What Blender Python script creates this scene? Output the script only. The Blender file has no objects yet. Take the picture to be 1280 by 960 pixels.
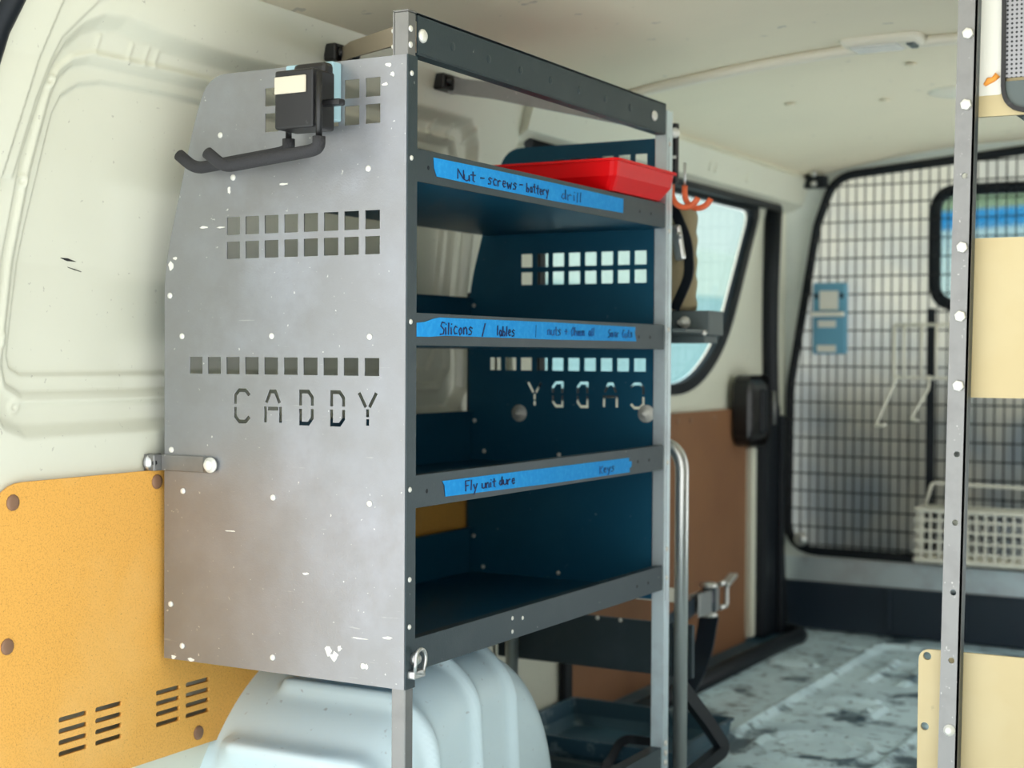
import bpy, bmesh, math, random
import numpy as np
from mathutils import Vector, Matrix

random.seed(7)
sc = bpy.context.scene
COL = sc.collection

# ------------------------------------------------------------------ camera
CAM_H = 0.785
yaw, pitch, roll = math.radians(29.3), math.radians(-1.1), math.radians(0.33)
fwd = Vector((-math.sin(yaw)*math.cos(pitch), math.cos(yaw)*math.cos(pitch), math.sin(pitch)))
rgt0 = Vector((math.cos(yaw), math.sin(yaw), 0)); up0 = rgt0.cross(fwd)
rgt = rgt0*math.cos(roll)+up0*math.sin(roll); upv = -rgt0*math.sin(roll)+up0*math.cos(roll)
cd = bpy.data.cameras.new('camera'); cam = bpy.data.objects.new('camera', cd); COL.objects.link(cam)
m = Matrix((rgt, upv, -fwd)).transposed().to_4x4(); m.translation = Vector((0, 0, CAM_H)); cam.matrix_world = m
cd.sensor_width = 36; cd.lens = 1897/1280*36; cd.clip_start = .05
cd.dof.use_dof = True; cd.dof.focus_distance = 1.95; cd.dof.aperture_fstop = 4.6
sc.camera = cam

# ------------------------------------------------------------------ world, sun, exposure
w = bpy.data.worlds.new('overcast_sky'); sc.world = w; w.use_nodes = True
nt = w.node_tree; bg = nt.nodes['Background']
tc = nt.nodes.new('ShaderNodeTexCoord'); sx = nt.nodes.new('ShaderNodeSeparateXYZ'); rp = nt.nodes.new('ShaderNodeValToRGB')
nt.links.new(tc.outputs['Generated'], sx.inputs[0]); nt.links.new(sx.outputs['Z'], rp.inputs[0]); nt.links.new(rp.outputs[0], bg.inputs[0])
rp.color_ramp.elements[0].position = 0.0; rp.color_ramp.elements[0].color = (1.0, .97, .90, 1)
rp.color_ramp.elements[1].position = .7; rp.color_ramp.elements[1].color = (.80, .90, 1.0, 1)
bg.inputs[1].default_value = 1.0
sd = bpy.data.lights.new('sun', 'SUN'); sd.energy = 5.0; sd.angle = math.radians(25); sd.color = (1, .97, .92)
sun = bpy.data.objects.new('sun', sd); COL.objects.link(sun)
sun.rotation_euler = Vector((-.02, -.12, -.99)).to_track_quat('-Z', 'Y').to_euler()
sc.view_settings.view_transform = 'Standard'; sc.view_settings.look = 'None'
sc.view_settings.gamma = 1; sc.view_settings.use_curve_mapping = False
sc.view_settings.exposure = 1.0

# ------------------------------------------------------------------ materials
def mat(name, col, rough=.5, metal=0.0, spec=.5, coat=0.0, noise=None, bump=None, emit=None):
    """noise: list of (scale, lo, hi, colour, strength[, detail, stretch]) stains mixed over the base; bump: (scale, strength[, stretch])"""
    M = bpy.data.materials.new(name); M.use_nodes = True
    n = M.node_tree; b = n.nodes['Principled BSDF']
    b.inputs['Base Color'].default_value = (*col, 1); b.inputs['Roughness'].default_value = rough
    b.inputs['Metallic'].default_value = metal; b.inputs['Specular IOR Level'].default_value = spec
    b.inputs['Coat Weight'].default_value = coat; b.inputs['Coat Roughness'].default_value = .15
    g = n.nodes.new('ShaderNodeNewGeometry')
    def coords(stretch):
        mp = n.nodes.new('ShaderNodeMapping'); n.links.new(g.outputs['Position'], mp.inputs[0])
        mp.inputs['Scale'].default_value = stretch or (1, 1, 1); return mp.outputs[0]
    cur = None
    for it in (noise or []):
        scale, lo, hi, c2, st = it[:5]; det = it[5] if len(it) > 5 else 4; stretch = it[6] if len(it) > 6 else None
        t = n.nodes.new('ShaderNodeTexNoise'); t.inputs['Scale'].default_value = scale; t.inputs['Detail'].default_value = det
        t.inputs['Roughness'].default_value = .6
        n.links.new(coords(stretch), t.inputs['Vector'])
        mr = n.nodes.new('ShaderNodeMapRange'); mr.inputs[1].default_value = lo; mr.inputs[2].default_value = hi
        mr.inputs[4].default_value = st; n.links.new(t.outputs['Fac'], mr.inputs[0])
        mx = n.nodes.new('ShaderNodeMix'); mx.data_type = 'RGBA'
        n.links.new(mr.outputs[0], mx.inputs[0])
        if cur is None: mx.inputs[6].default_value = (*col, 1)
        else: n.links.new(cur, mx.inputs[6])
        mx.inputs[7].default_value = (*c2, 1); cur = mx.outputs[2]
    if cur is not None: n.links.new(cur, b.inputs['Base Color'])
    if bump:
        t = n.nodes.new('ShaderNodeTexNoise'); t.inputs['Scale'].default_value = bump[0]; t.inputs['Detail'].default_value = 3
        n.links.new(coords(bump[2] if len(bump) > 2 else None), t.inputs['Vector'])
        bp = n.nodes.new('ShaderNodeBump'); bp.inputs['Strength'].default_value = bump[1]; bp.inputs['Distance'].default_value = .002
        n.links.new(t.outputs['Fac'], bp.inputs['Height']); n.links.new(bp.outputs[0], b.inputs['Normal'])
    return M

M = {}
M['paint'] = mat('van_paint', (.72, .72, .60), .38, coat=.25, noise=[(3, .45, .8, (.64, .63, .52), .35), (90, .70, .76, (.35, .33, .28), .5, 2)])
M['paint_cool'] = mat('floor_pressing_paint', (.74, .90, .95), .42, coat=.1, noise=[(6, .5, .8, (.64, .78, .82), .5), (60, .68, .76, (.25, .25, .24), .5, 2)])
M['steel'] = mat('shelving_grey_steel', (.30, .305, .315), .42, metal=.70, noise=[(11, .42, .75, (.35, .365, .40), .8, 5), (5, .50, .75, (.27, .262, .26), .6, 5), (4.3, .55, .72, (.42, .44, .50), .6, 6), (1, .70, .76, (.55, .55, .55), .5, 4, (14, 1, 190)), (160, .73, .77, (.8, .8, .78), .7, 2), (26, .735, .76, (.8, .8, .76), .7, 6)],
                 bump=(400, .12))
M['steel_dark'] = mat('dark_grey_powder_coat', (.038, .058, .068), .40, metal=.3, noise=[(14, .5, .8, (.065, .085, .095), .6), (130, .75, .79, (.6, .6, .58), .5, 2)], bump=(500, .15))
M['steel_shade_navy'] = mat('grey_steel_in_navy_shade', (.006, .082, .150), .42, metal=.1, spec=.35, noise=[(9, .5, .8, (.012, .105, .18), .7), (130, .75, .79, (.5, .55, .58), .5, 2)], bump=(500, .15))  # grey steel of shelves and far panel, dark blue shade put into its colour
M['steel_tube'] = mat('grey_steel_angle', (.25, .25, .245), .40, metal=.6, noise=[(25, .5, .75, (.19, .185, .185), .6), (150, .70, .75, (.65, .64, .6), .6, 2)])
M['galv'] = mat('galvanised_sheet', (.70, .80, .84), .38, metal=.6, noise=[(12, .45, .7, (.55, .58, .62), .8)])
M['chrome'] = mat('bright_zinc', (.62, .62, .60), .34, metal=.85)
M['zinc'] = mat('zinc_fastener', (.80, .79, .73), .38, metal=.15)
M['mdf'] = mat('tan_hardboard', (.84, .43, .085), .62, noise=[(420, .48, .66, (.60, .27, .045), .6, 4), (5, .5, .75, (.88, .53, .17), .6), (300, .66, .72, (.28, .12, .03), .7, 2)], bump=(350, .15))
M['plug'] = mat('brown_plastic', (.24, .13, .075), .5)
M['board_shade'] = mat('shaded_tan_hardboard', (.25, .115, .05), .6, noise=[(4, .4, .7, (.19, .085, .04), .7)])  # same hardboard as the tan lining, its shade put into the colour
M['black'] = mat('black_rubber', (.005, .008, .012), .5, spec=.3)
M['blackp'] = mat('black_plastic', (.009, .009, .010), .35, noise=[(60, .66, .78, (.15, .15, .15), .5)])
M['foam'] = mat('black_foam_sleeve', (.028, .028, .031), .85, bump=(500, .5))
M['tape'] = mat('blue_masking_tape', (.012, .32, .82), .7, spec=.25, noise=[(130, .45, .7, (.04, .42, .90), .7)], bump=(300, .3))
M['ink'] = mat('navy_marker_ink', (.012, .015, .09), .6)
M['ink2'] = mat('faded_marker_ink', (.012, .11, .33), .6)
M['red'] = mat('red_plastic', (.85, .002, .005), .38, spec=.3, coat=0.0)
M['orange'] = mat('orange_vinyl', (.92, .17, .06), .45)
M['ceil'] = mat('beige_headliner', (.85, .77, .59), .85, noise=[(2.5, .45, .75, (.78, .71, .55), .6), (25, .70, .76, (.40, .38, .33), .5, 2)], bump=(600, .15))
M['trimw'] = mat('cream_plastic', (.86, .81, .68), .45)
M['lens'] = mat('clear_ribbed_lens', (.75, .75, .70), .2)
M['cream'] = mat('cream_painted_board', (.56, .45, .24), .5, noise=[(5, .45, .75, (.61, .52, .31), .8), (45, .70, .75, (.40, .34, .2), .6, 5)])
M['floor'] = mat('worn_pale_floor_paint', (.66, .84, .90), .42, noise=[(5, .45, .7, (.44, .58, .64), .8), (6, .53, .61, (.02, .055, .085), .92, 7), (30, .56, .66, (.06, .11, .14), .75, 5)])
M['foil'] = mat('silvery_cream_sheet', (.86, .84, .76), .55, metal=0.0, noise=[(2.2, .47, .60, (.33, .42, .52), .85, 3), (7, .5, .75, (.74, .73, .68), .7, 4, (3, 3, .5))], bump=(9, 1.0, (3, 3, .7)))
M['tan'] = mat('tan_canvas', (.33, .27, .16), .85, bump=(200, .5))
M['tanmetal'] = mat('tan_flat_bar', (.36, .30, .22), .5, metal=.3)
M['paleblue'] = mat('pale_blue_plastic', (.38, .58, .66), .45)
M['bluebox'] = mat('mid_blue_plastic', (.13, .36, .52), .45)
M['white'] = mat('white_paper', (.78, .77, .70), .6)
M['label'] = mat('aged_cream_label', (.58, .53, .42), .6)
M['whitewire'] = mat('white_coated_wire', (.78, .76, .66), .4)
M['greybox'] = mat('slate_grey_steel', (.10, .125, .125), .5, metal=.1)
M['vinyl'] = mat('dark_blue_black_vinyl', (.014, .026, .042), .35, bump=(20, .6))
M['tray'] = mat('dusty_black_rubber', (.022, .07, .105), .5, noise=[(11, .58, .68, (.27, .34, .37), .7, 6)])
M['concrete'] = mat('pale_concrete', (.58, .60, .59), .9, noise=[(2, .4, .7, (.52, .54, .54), .8)])
M['outblue'] = mat('pale_blue_door', (.50, .66, .70), .6)
M['outwhite'] = mat('white_render', (.85, .83, .76), .8)
M['awn'] = mat('bright_blue_canvas', (.02, .28, .62), .7)
M['leaf'] = mat('hedge_green', (.36, .40, .24), .8, noise=[(9, .4, .7, (.46, .48, .32), .8)], bump=(14, 1.0))
M['smudge'] = mat('orange_paint_smear', (.85, .33, .05), .6)
_n = M['foil'].node_tree; _b = _n.nodes['Principled BSDF']; _o = _n.nodes['Material Output']
_t = _n.nodes.new('ShaderNodeBsdfTranslucent'); _t.inputs[0].default_value = (.92, .92, .88, 1); _m = _n.nodes.new('ShaderNodeMixShader'); _m.inputs[0].default_value = .48
_n.links.new(_b.outputs[0], _m.inputs[1]); _n.links.new(_t.outputs[0], _m.inputs[2]); _n.links.new(_m.outputs[0], _o.inputs[0])
# glass: clear with a little mirror
def glass(name, tint):
    g = bpy.data.materials.new(name); g.use_nodes = True; n = g.node_tree; n.nodes.clear()
    o = n.nodes.new('ShaderNodeOutputMaterial'); t = n.nodes.new('ShaderNodeBsdfTransparent'); gl = n.nodes.new('ShaderNodeBsdfGlossy'); mx = n.nodes.new('ShaderNodeMixShader')
    t.inputs[0].default_value = (*tint, 1); gl.inputs['Roughness'].default_value = .03; mx.inputs[0].default_value = .07
    n.links.new(t.outputs[0], mx.inputs[1]); n.links.new(gl.outputs[0], mx.inputs[2]); n.links.new(mx.outputs[0], o.inputs[0]); return g
M['glass'] = glass('tinted_window_glass', (.60, .70, .70))
# perforated grey sheet: regular dots
def perf():
    Mx = mat('perforated_grey_sheet', (.34, .34, .36), .45, metal=.4); n = Mx.node_tree; b = n.nodes['Principled BSDF']
    g = n.nodes.new('ShaderNodeNewGeometry'); s = n.nodes.new('ShaderNodeSeparateXYZ'); n.links.new(g.outputs['Position'], s.inputs[0])
    outs = []
    for ax in ('X', 'Z'):
        a = n.nodes.new('ShaderNodeMath'); a.operation = 'MULTIPLY'; a.inputs[1].default_value = 2*math.pi/.0052; n.links.new(s.outputs[ax], a.inputs[0])
        c = n.nodes.new('ShaderNodeMath'); c.operation = 'COSINE'; n.links.new(a.outputs[0], c.inputs[0]); outs.append(c)
    ad = n.nodes.new('ShaderNodeMath'); ad.operation = 'ADD'; n.links.new(outs[0].outputs[0], ad.inputs[0]); n.links.new(outs[1].outputs[0], ad.inputs[1])
    gt = n.nodes.new('ShaderNodeMath'); gt.operation = 'GREATER_THAN'; gt.inputs[1].default_value = .9; n.links.new(ad.outputs[0], gt.inputs[0])
    mx = n.nodes.new('ShaderNodeMix'); mx.data_type = 'RGBA'; mx.inputs[6].default_value = (.34, .34, .36, 1); mx.inputs[7].default_value = (.02, .02, .025, 1)
    n.links.new(gt.outputs[0], mx.inputs[0]); n.links.new(mx.outputs[2], b.inputs['Base Color']); return Mx
M['perf'] = perf()

# ------------------------------------------------------------------ helpers
def link(name, me, material, parent=None, smooth=False):
    o = bpy.data.objects.new(name, me); COL.objects.link(o)
    if material is not None and not me.materials: me.materials.append(M[material] if isinstance(material, str) else material)
    if smooth:
        me.polygons.foreach_set('use_smooth', [True]*len(me.polygons))
    if parent is not None: o.parent = parent; o.matrix_parent_inverse = parent.matrix_world.inverted() if False else Matrix.Translation(-Vector(parent.location))
    return o
def thing(name, label, cat, loc=(0, 0, 0), group=None):
    o = bpy.data.objects.new(name, None); COL.objects.link(o); o.location = loc; o.empty_display_size = .05
    o['label'] = label; o['category'] = cat
    if group: o['group'] = group
    return o
def tag(o, label, cat=None, group=None, kind=None):
    o['label'] = label
    if cat: o['category'] = cat
    if group: o['group'] = group
    if kind: o['kind'] = kind
    return o
def struct(o, label): o['kind'] = 'structure'; o['label'] = label; return o

class MB:
    def __init__(s): s.bm = bmesh.new()
    def box(s, x0, x1, y0, y1, z0, z1, bev=0.0, seg=2, rot=None, about=None):
        r = bmesh.ops.create_cube(s.bm, size=1.0); vs = r['verts']
        for v in vs: v.co = Vector(((x0+x1)/2+v.co.x*(x1-x0), (y0+y1)/2+v.co.y*(y1-y0), (z0+z1)/2+v.co.z*(z1-z0)))
        if bev:
            es = list({e for v in vs for e in v.link_edges})
            r2 = bmesh.ops.bevel(s.bm, geom=es, offset=bev, segments=seg, affect='EDGES', profile=.5)
            vs = list({v for f in r2['faces'] for v in f.verts} | {v for v in vs if v.is_valid})
        if rot is not None:
            c = Vector(about) if about is not None else Vector(((x0+x1)/2, (y0+y1)/2, (z0+z1)/2))
            for v in vs: v.co = rot @ (v.co-c) + c
        return s
    def tube(s, pts, r, n=10, closed=False, flat=None):
        """swept circle (r may be a list); flat=(a,b) sweeps an a x b rectangle-ish section"""
        pts = [Vector(p) for p in pts]; N = len(pts); rings = []
        t0 = (pts[1]-pts[0]).normalized(); ref = Vector((0, 0, 1)) if abs(t0.z) < .9 else Vector((0, 1, 0))
        u = (ref-t0*ref.dot(t0)).normalized()
        for i, p in enumerate(pts):
            if closed: t = (pts[(i+1) % N]-pts[i-1]).normalized()
            else: t = (pts[min(i+1, N-1)]-pts[max(i-1, 0)]).normalized()
            u = (u-t*u.dot(t)); u = u.normalized() if u.length > 1e-6 else t.orthogonal().normalized()
            v = t.cross(u); rr = r[i] if isinstance(r, (list, tuple)) else r
            if flat: ring = [p+u*a*flat[0]/2+v*b*flat[1]/2 for a, b in ((1, 1), (-1, 1), (-1, -1), (1, -1))]
            else: ring = [p+(u*math.cos(2*math.pi*k/n)+v*math.sin(2*math.pi*k/n))*rr for k in range(n)]
            rings.append([s.bm.verts.new(q) for q in ring])
        n = len(rings[0])
        for i in range(N if closed else N-1):
            a, b = rings[i], rings[(i+1) % N]
            for k in range(n):
                f = s.bm.faces.new((a[k], a[(k+1) % n], b[(k+1) % n], b[k])); f.smooth = not flat
        if not closed:
            s.bm.faces.new(rings[0][::-1]); s.bm.faces.new(rings[-1])
        return s
    def lathe(s, c, axis, prof, n=20):
        """profile [(r, h)] turned about axis through c"""
        c = Vector(c); a = Vector(axis).normalized(); u = a.orthogonal().normalized(); v = a.cross(u); rings = []
        for r, h in prof:
            if r < 1e-6: rings.append([s.bm.verts.new(c+a*h)])
            else: rings.append([s.bm.verts.new(c+a*h+(u*math.cos(2*math.pi*k/n)+v*math.sin(2*math.pi*k/n))*r) for k in range(n)])
        for A, B in zip(rings, rings[1:]):
            for k in range(n):
                k2 = (k+1) % n
                if len(A) == 1 and len(B) == 1: continue
                if len(A) == 1: f = (A[0], B[k2], B[k])
                elif len(B) == 1: f = (A[k], A[k2], B[0])
                else: f = (A[k], A[k2], B[k2], B[k])
                try: s.bm.faces.new(f).smooth = True
                except ValueError: pass
        for R in (rings[0], rings[-1]):
            if len(R) > 2:
                try: s.bm.faces.new(R if R is rings[-1] else R[::-1])
                except ValueError: pass
        return s
    def prism(s, poly, axis, a0, a1):
        """convex 2-D polygon extruded along axis; poly is in the two other axes in order"""
        def P(p, a): return {'x': (a, p[0], p[1]), 'y': (p[0], a, p[1]), 'z': (p[0], p[1], a)}[axis]
        A = [s.bm.verts.new(P(p, a0)) for p in poly]; B = [s.bm.verts.new(P(p, a1)) for p in poly]; n = len(poly)
        for k in range(n): s.bm.faces.new((A[k], A[(k+1) % n], B[(k+1) % n], B[k]))
        s.bm.faces.new(A[::-1]); s.bm.faces.new(B); return s
    def mesh(s, name):
        bmesh.ops.recalc_face_normals(s.bm, faces=s.bm.faces[:]); me = bpy.data.meshes.new(name); s.bm.to_mesh(me); s.bm.free(); return me
    def build(s, name, material, parent=None): return link(name, s.mesh(name), material, parent)

def fillet(pts, r, n=6):
    """round the inner corners of a polyline"""
    pts = [Vector(p) for p in pts]; out = [pts[0]]
    for a, b, c in zip(pts, pts[1:], pts[2:]):
        d1 = min(r, (a-b).length*.49); d2 = min(r, (c-b).length*.49); p = b+(a-b).normalized()*d1; q = b+(c-b).normalized()*d2
        for k in range(n+1):
            t = k/n; out.append(p*(1-t)**2+b*2*t*(1-t)+q*t*t)
    return out+[pts[-1]]
def rpoly(pts, r, n=5):
    """closed 2-D polygon with rounded corners; r scalar or per corner"""
    N = len(pts); out = []
    for i in range(N):
        a, b, c = (Vector((*pts[i-1], 0)), Vector((*pts[i], 0)), Vector((*pts[(i+1) % N], 0)))
        ri = r[i] if isinstance(r, (list, tuple)) else r
        if ri <= 0: out.append(tuple(b[:2])); continue
        d = min(ri, (a-b).length*.49, (c-b).length*.49); p = b+(a-b).normalized()*d; q = b+(c-b).normalized()*d
        for k in range(n+1):
            t = k/n; v = p*(1-t)**2+b*2*t*(1-t)+q*t*t; out.append((v.x, v.y))
    return out
def rect(a0, a1, b0, b1): return [(a0, b0), (a1, b0), (a1, b1), (a0, b1)]
def circ(cx, cy, r, n=16): return [(cx+r*math.cos(2*math.pi*k/n), cy+r*math.sin(2*math.pi*k/n)) for k in range(n)]
def plate(name, outline, holes, plane, at, th, material, parent=None):
    """sheet with cut-outs. plane 'xz' at y=at..at+th, 'yz' at x=at..at+th, 'xy' at z=at..at+th"""
    cu = bpy.data.curves.new(name, 'CURVE'); cu.dimensions = '2D'; cu.fill_mode = 'BOTH'; cu.extrude = abs(th)/2
    for loop in [outline]+holes:
        sp = cu.splines.new('POLY'); sp.points.add(len(loop)-1); sp.use_cyclic_u = True
        for p, q in zip(sp.points, loop): p.co = (q[0], q[1], 0, 1)
    ob = bpy.data.objects.new(name+'_c', cu); COL.objects.link(ob); bpy.context.view_layer.update()
    me = bpy.data.meshes.new_from_object(ob.evaluated_get(bpy.context.evaluated_depsgraph_get()))
    bpy.data.objects.remove(ob); bpy.data.curves.remove(cu); me.name = name; me.materials.clear()
    c = at+th/2
    for v in me.vertices:
        a, b, d = v.co
        v.co = {'xz': (a, c+d, b), 'yz': (c+d, a, b), 'xy': (a, b, c+d)}[plane]
    bm = bmesh.new(); bm.from_mesh(me); bmesh.ops.remove_doubles(bm, verts=bm.verts, dist=1e-6); bmesh.ops.recalc_face_normals(bm, faces=bm.faces[:]); bm.to_mesh(me); bm.free()
    return link(name, me, material, parent)
def grid(name, X, Y, Z, material, parent=None):
    """smooth surface from three 2-D arrays"""
    h, wd = X.shape; co = np.stack([X, Y, Z], -1).reshape(-1, 3)
    i = np.arange(h*wd).reshape(h, wd); f = np.stack([i[:-1, :-1], i[:-1, 1:], i[1:, 1:], i[1:, :-1]], -1).reshape(-1, 4)
    me = bpy.data.meshes.new(name); me.vertices.add(len(co)); me.vertices.foreach_set('co', co.ravel())
    me.loops.add(f.size); me.loops.foreach_set('vertex_index', f.ravel()); me.polygons.add(len(f))
    me.polygons.foreach_set('loop_start', np.arange(0, f.size, 4)); me.polygons.foreach_set('loop_total', np.full(len(f), 4))
    me.update(); me.validate(); return link(name, me, material, parent, smooth=True)
def sdf(px, py, poly):
    """signed distance to a closed polygon, negative inside"""
    P = np.array(poly, float); d = np.full(px.shape, 1e9); ins = np.zeros(px.shape, bool)
    for a, b in zip(P, np.roll(P, -1, 0)):
        e = b-a; wx, wy = px-a[0], py-a[1]; t = np.clip((wx*e[0]+wy*e[1])/(e@e+1e-12), 0, 1)
        d = np.minimum(d, np.hypot(wx-t*e[0], wy-t*e[1]))
        c = ((a[1] <= py) & (b[1] > py)) | ((b[1] <= py) & (a[1] > py))
        xs = a[0]+(py-a[1])/(e[1] if abs(e[1]) > 1e-12 else 1e-12)*e[0]; ins ^= c & (px < xs)
    return np.where(ins, -d, d)
def sstep(d, w_): t = np.clip(d/w_+.5, 0, 1); return t*t*(3-2*t)
def bump(d, w_): return np.exp(-(d/w_)**2)
_shared = {}
def rivet(parent, p, axis, r=.0042, h=.0022, name='rivet', material='zinc'):
    key = (round(r, 5), round(h, 5), material, name)
    if key not in _shared:
        mb = MB(); mb.lathe((0, 0, 0), (0, 0, 1), [(r, 0), (r*.97, h*.45), (r*.7, h*.9), (r*.3, h), (0, h)], 12); me = mb.mesh(name); me.materials.append(M[material]); _shared[key] = me
    o = bpy.data.objects.new(name, _shared[key]); COL.objects.link(o); o.parent = parent
    off = Vector(parent.location) if parent.type == 'EMPTY' else Vector()
    o.location = Vector(p)-off; o.rotation_euler = Vector(axis).to_track_quat('Z', 'Y').to_euler()
    return o
def setparent(o, p): o.parent = p; return o

# ================================================================== THE SETTING
def prof(z): return np.interp(z, [-.1, .9, 1.15, 1.295, 1.4], [-1.47, -1.47, -1.44, -1.40, -1.36])
def ceil_z(x): return 1.372-.077*((x+.7)/.7)**2
RW = .09          # right wall
YB = 4.257        # bulkhead
# ---- near left wall: pressed body panel
ys = np.linspace(1.20, 2.56, 480); zs = np.linspace(-.02, 1.31, 480); YY, ZZ = np.meshgrid(ys, zs)
C1 = [(1.326, .713), (1.3215, .77), (1.326, .824), (1.343, .944), (1.353, 1.026), (1.371, 1.088), (1.387, 1.137), (1.406, 1.175), (1.431, 1.200), (1.459, 1.213), (1.499, 1.217), (1.577, 1.209), (1.70, 1.205), (2.38, 1.205), (2.42, 1.17), (2.44, 1.10), (2.44, .72), (2.40, .682), (1.371, .684), (1.339, .695)]
C3 = [(1.349, .768), (1.384, 1.017), (1.406, 1.113), (1.418, 1.139), (1.436, 1.155), (1.462, 1.163), (1.59, 1.165), (2.36, 1.165), (2.40, 1.12), (2.40, .76), (2.37, .732), (1.38, .732), (1.355, .745)]
C2 = [(1.362, .78), (1.371, .846), (1.387, .947), (1.406, 1.043), (1.416, 1.092), (1.429, 1.117), (1.456, 1.134), (1.497, 1.144), (1.595, 1.147), (2.33, 1.147), (2.38, 1.10), (2.38, .80), (2.35, .756), (1.384, .756), (1.366, .765)]
d1, d2, d3 = sdf(YY, ZZ, C1), sdf(YY, ZZ, C2), sdf(YY, ZZ, C3)
off = -.020*sstep(-d1, .022) - .006*sstep(-d3, .005) - .007*sstep(-d2, .006)
off += .0045*bump(d3-.010, .0045)                                     # stiffening bead round the inner frame
line = (YY-1.313)-(ZZ-1.0)*(1.377-1.313)/(1.223-1.0)                # D-pillar trim edge
off += .010*sstep(-line, .006)*(ZZ > .55)
off += .004*sstep(-(sdf(YY, ZZ, [(1.333, 1.0), (1.36, 1.10), (1.39, 1.18), (1.44, 1.235), (1.50, 1.26), (1.2, 1.32), (1.2, 1.0)])), .006)*(line > 0)
for by, bz in ((1.3975, 1.130), (1.366, 1.00), (1.350, .80), (1.365, .715)): off += .003*bump(np.hypot(YY-by, ZZ-bz)-.006, .003)
for k, by in enumerate((2.22, 2.28, 2.34, 2.40)): off += .004*bump(np.abs(YY-by-(ZZ-1.19)*.3), .006)*(np.abs(ZZ-1.187) < .014)
for by in (1.47, 1.53, 1.56, 1.58): off += .0016*bump(np.abs(YY-by-(ZZ-1.19)*.2), .004)*(np.abs(ZZ-1.187) < .014)
off -= .045*sstep(-sdf(YY, ZZ, rect(1.39, 1.73, .24, .335)), .02)    # cavity behind the vent slots
wl = grid('wall_left', prof(ZZ)+off, YY, ZZ, 'paint'); struct(wl, 'cream white pressed steel van side wall with recessed panel')
# scuff marks on the wall: thin proud chips
for (y0, z0, y1, z1, hw) in ((1.453, .910, 1.485, .906, .0022), (1.470, .898, 1.495, .893, .0007)):
    b = MB(); x = -1.5025
    b.tube([(x, y0, z0), (x, (y0+y1)/2, (z0+z1)/2), (x, y1, z1)], [.0003, hw, .0003], 6); o = b.build('scuff_mark', 'blackp', wl)
# rear door rubber seal on the D pillar
b = MB(); b.tube([(-1.452, 1.240, .95), (-1.440, 1.262, 1.08), (-1.425, 1.283, 1.17), (-1.40, 1.304, 1.24), (-1.37, 1.33, 1.30)], .014, 10)
struct(b.build('trim_1', 'black'), 'black rubber door seal on the rear pillar')
# ---- sliding door inner skin with window opening, further forward
WIN = rpoly([(2.715, .706), (3.513, .706), (3.722, .815), (3.975, 1.192), (2.715, 1.192)], [.06, .16, .12, .06, .06], 6)
dl = plate('wall_left_front', rect(2.55, 4.27, 0.0, 1.30), [WIN], 'yz', -1.49, .02, 'paint'); struct(dl, 'cream white sliding door inner skin around the side window')
inset = rpoly([(2.725, .716), (3.505, .716), (3.708, .825), (3.945, 1.18), (2.725, 1.18)], [.05, .15, .11, .05, .05], 6)
w1 = plate('window_1', rpoly([(2.70, .69), (3.52, .69), (3.735, .805), (3.995, 1.205), (2.70, 1.205)], [.07, .17, .12, .07, .07], 6), [inset], 'yz', -1.474, .022, 'black'); struct(w1, 'side window with thick black rubber seal')
plate('pane', inset, [], 'yz', -1.482, .004, 'glass', w1)
# raised body-colour rim around the window
rimo = rpoly([(2.60, .655), (3.55, .655), (3.79, .78), (4.06, 1.225), (2.60, 1.225)], [.07, .2, .15, .07, .07], 6)
rimi = rpoly([(2.70, .69), (3.52, .69), (3.735, .805), (3.995, 1.205), (2.70, 1.205)], [.07, .17, .12, .07, .07], 6)
struct(plate('trim_2', rimo, [rimi], 'yz', -1.47, .012, 'paint'), 'cream painted rim around the side window')
# roof rail over the sliding door
b = MB(); b.prism([(-1.49, 1.19), (-1.435, 1.20), (-1.405, 1.218), (-1.385, 1.285), (-1.40, 1.31), (-1.49, 1.31)], 'y', 2.56, 4.20)
rail = b.build('trim_3', 'paint'); struct(rail, 'cream boxed roof rail above the side window')
for yy in (3.46, 3.50, 3.72):
    b = MB(); b.box(-1.402, -1.392, yy, yy+.016, 1.235, 1.262, .003, rot=Matrix.Rotation(math.radians(12), 3, 'Y')); b.build('embossed_rib', 'paint', rail)
b = MB(); b.tube([(-1.425, 2.6, 1.197), (-1.425, 4.05, 1.197)], .011, 8); struct(b.build('trim_4', 'black'), 'black sliding door seal along the roof rail')
# front door-post seal and pillar
b = MB(); b.tube(fillet([(-1.45, 4.075, 1.20), (-1.46, 4.065, .85), (-1.455, 4.10, .45), (-1.45, 4.15, .03)], .2), .026, 10)
struct(b.build('trim_5', 'black'), 'black rubber seal down the front door post')
b = MB(); b.box(-1.47, -1.425, 3.955, 4.10, 0.0, .66, .02); b.box(-1.44, -1.41, 4.06, 4.09, 0, .62, .008); struct(b.build('trim_6', 'black'), 'black lower door post cover beside the brown board')
b = MB(); b.box(-1.47, -1.435, 3.895, 3.925, 0.02, .54, .008); struct(b.build('trim_7', 'paint'), 'pale vertical door edge strip')
# ---- right wall (behind the panelled rack)
rw = plate('wall_right', rect(1.2, YB+.02, -.02, 1.34), [rpoly(rect(3.02, 4.12, .02, 1.20), .06)], 'yz', RW, .02, 'paint'); struct(rw, 'cream painted right side wall with an unseen open doorway added to let in light')  # doorway cut in out of view to brighten the van front
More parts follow.
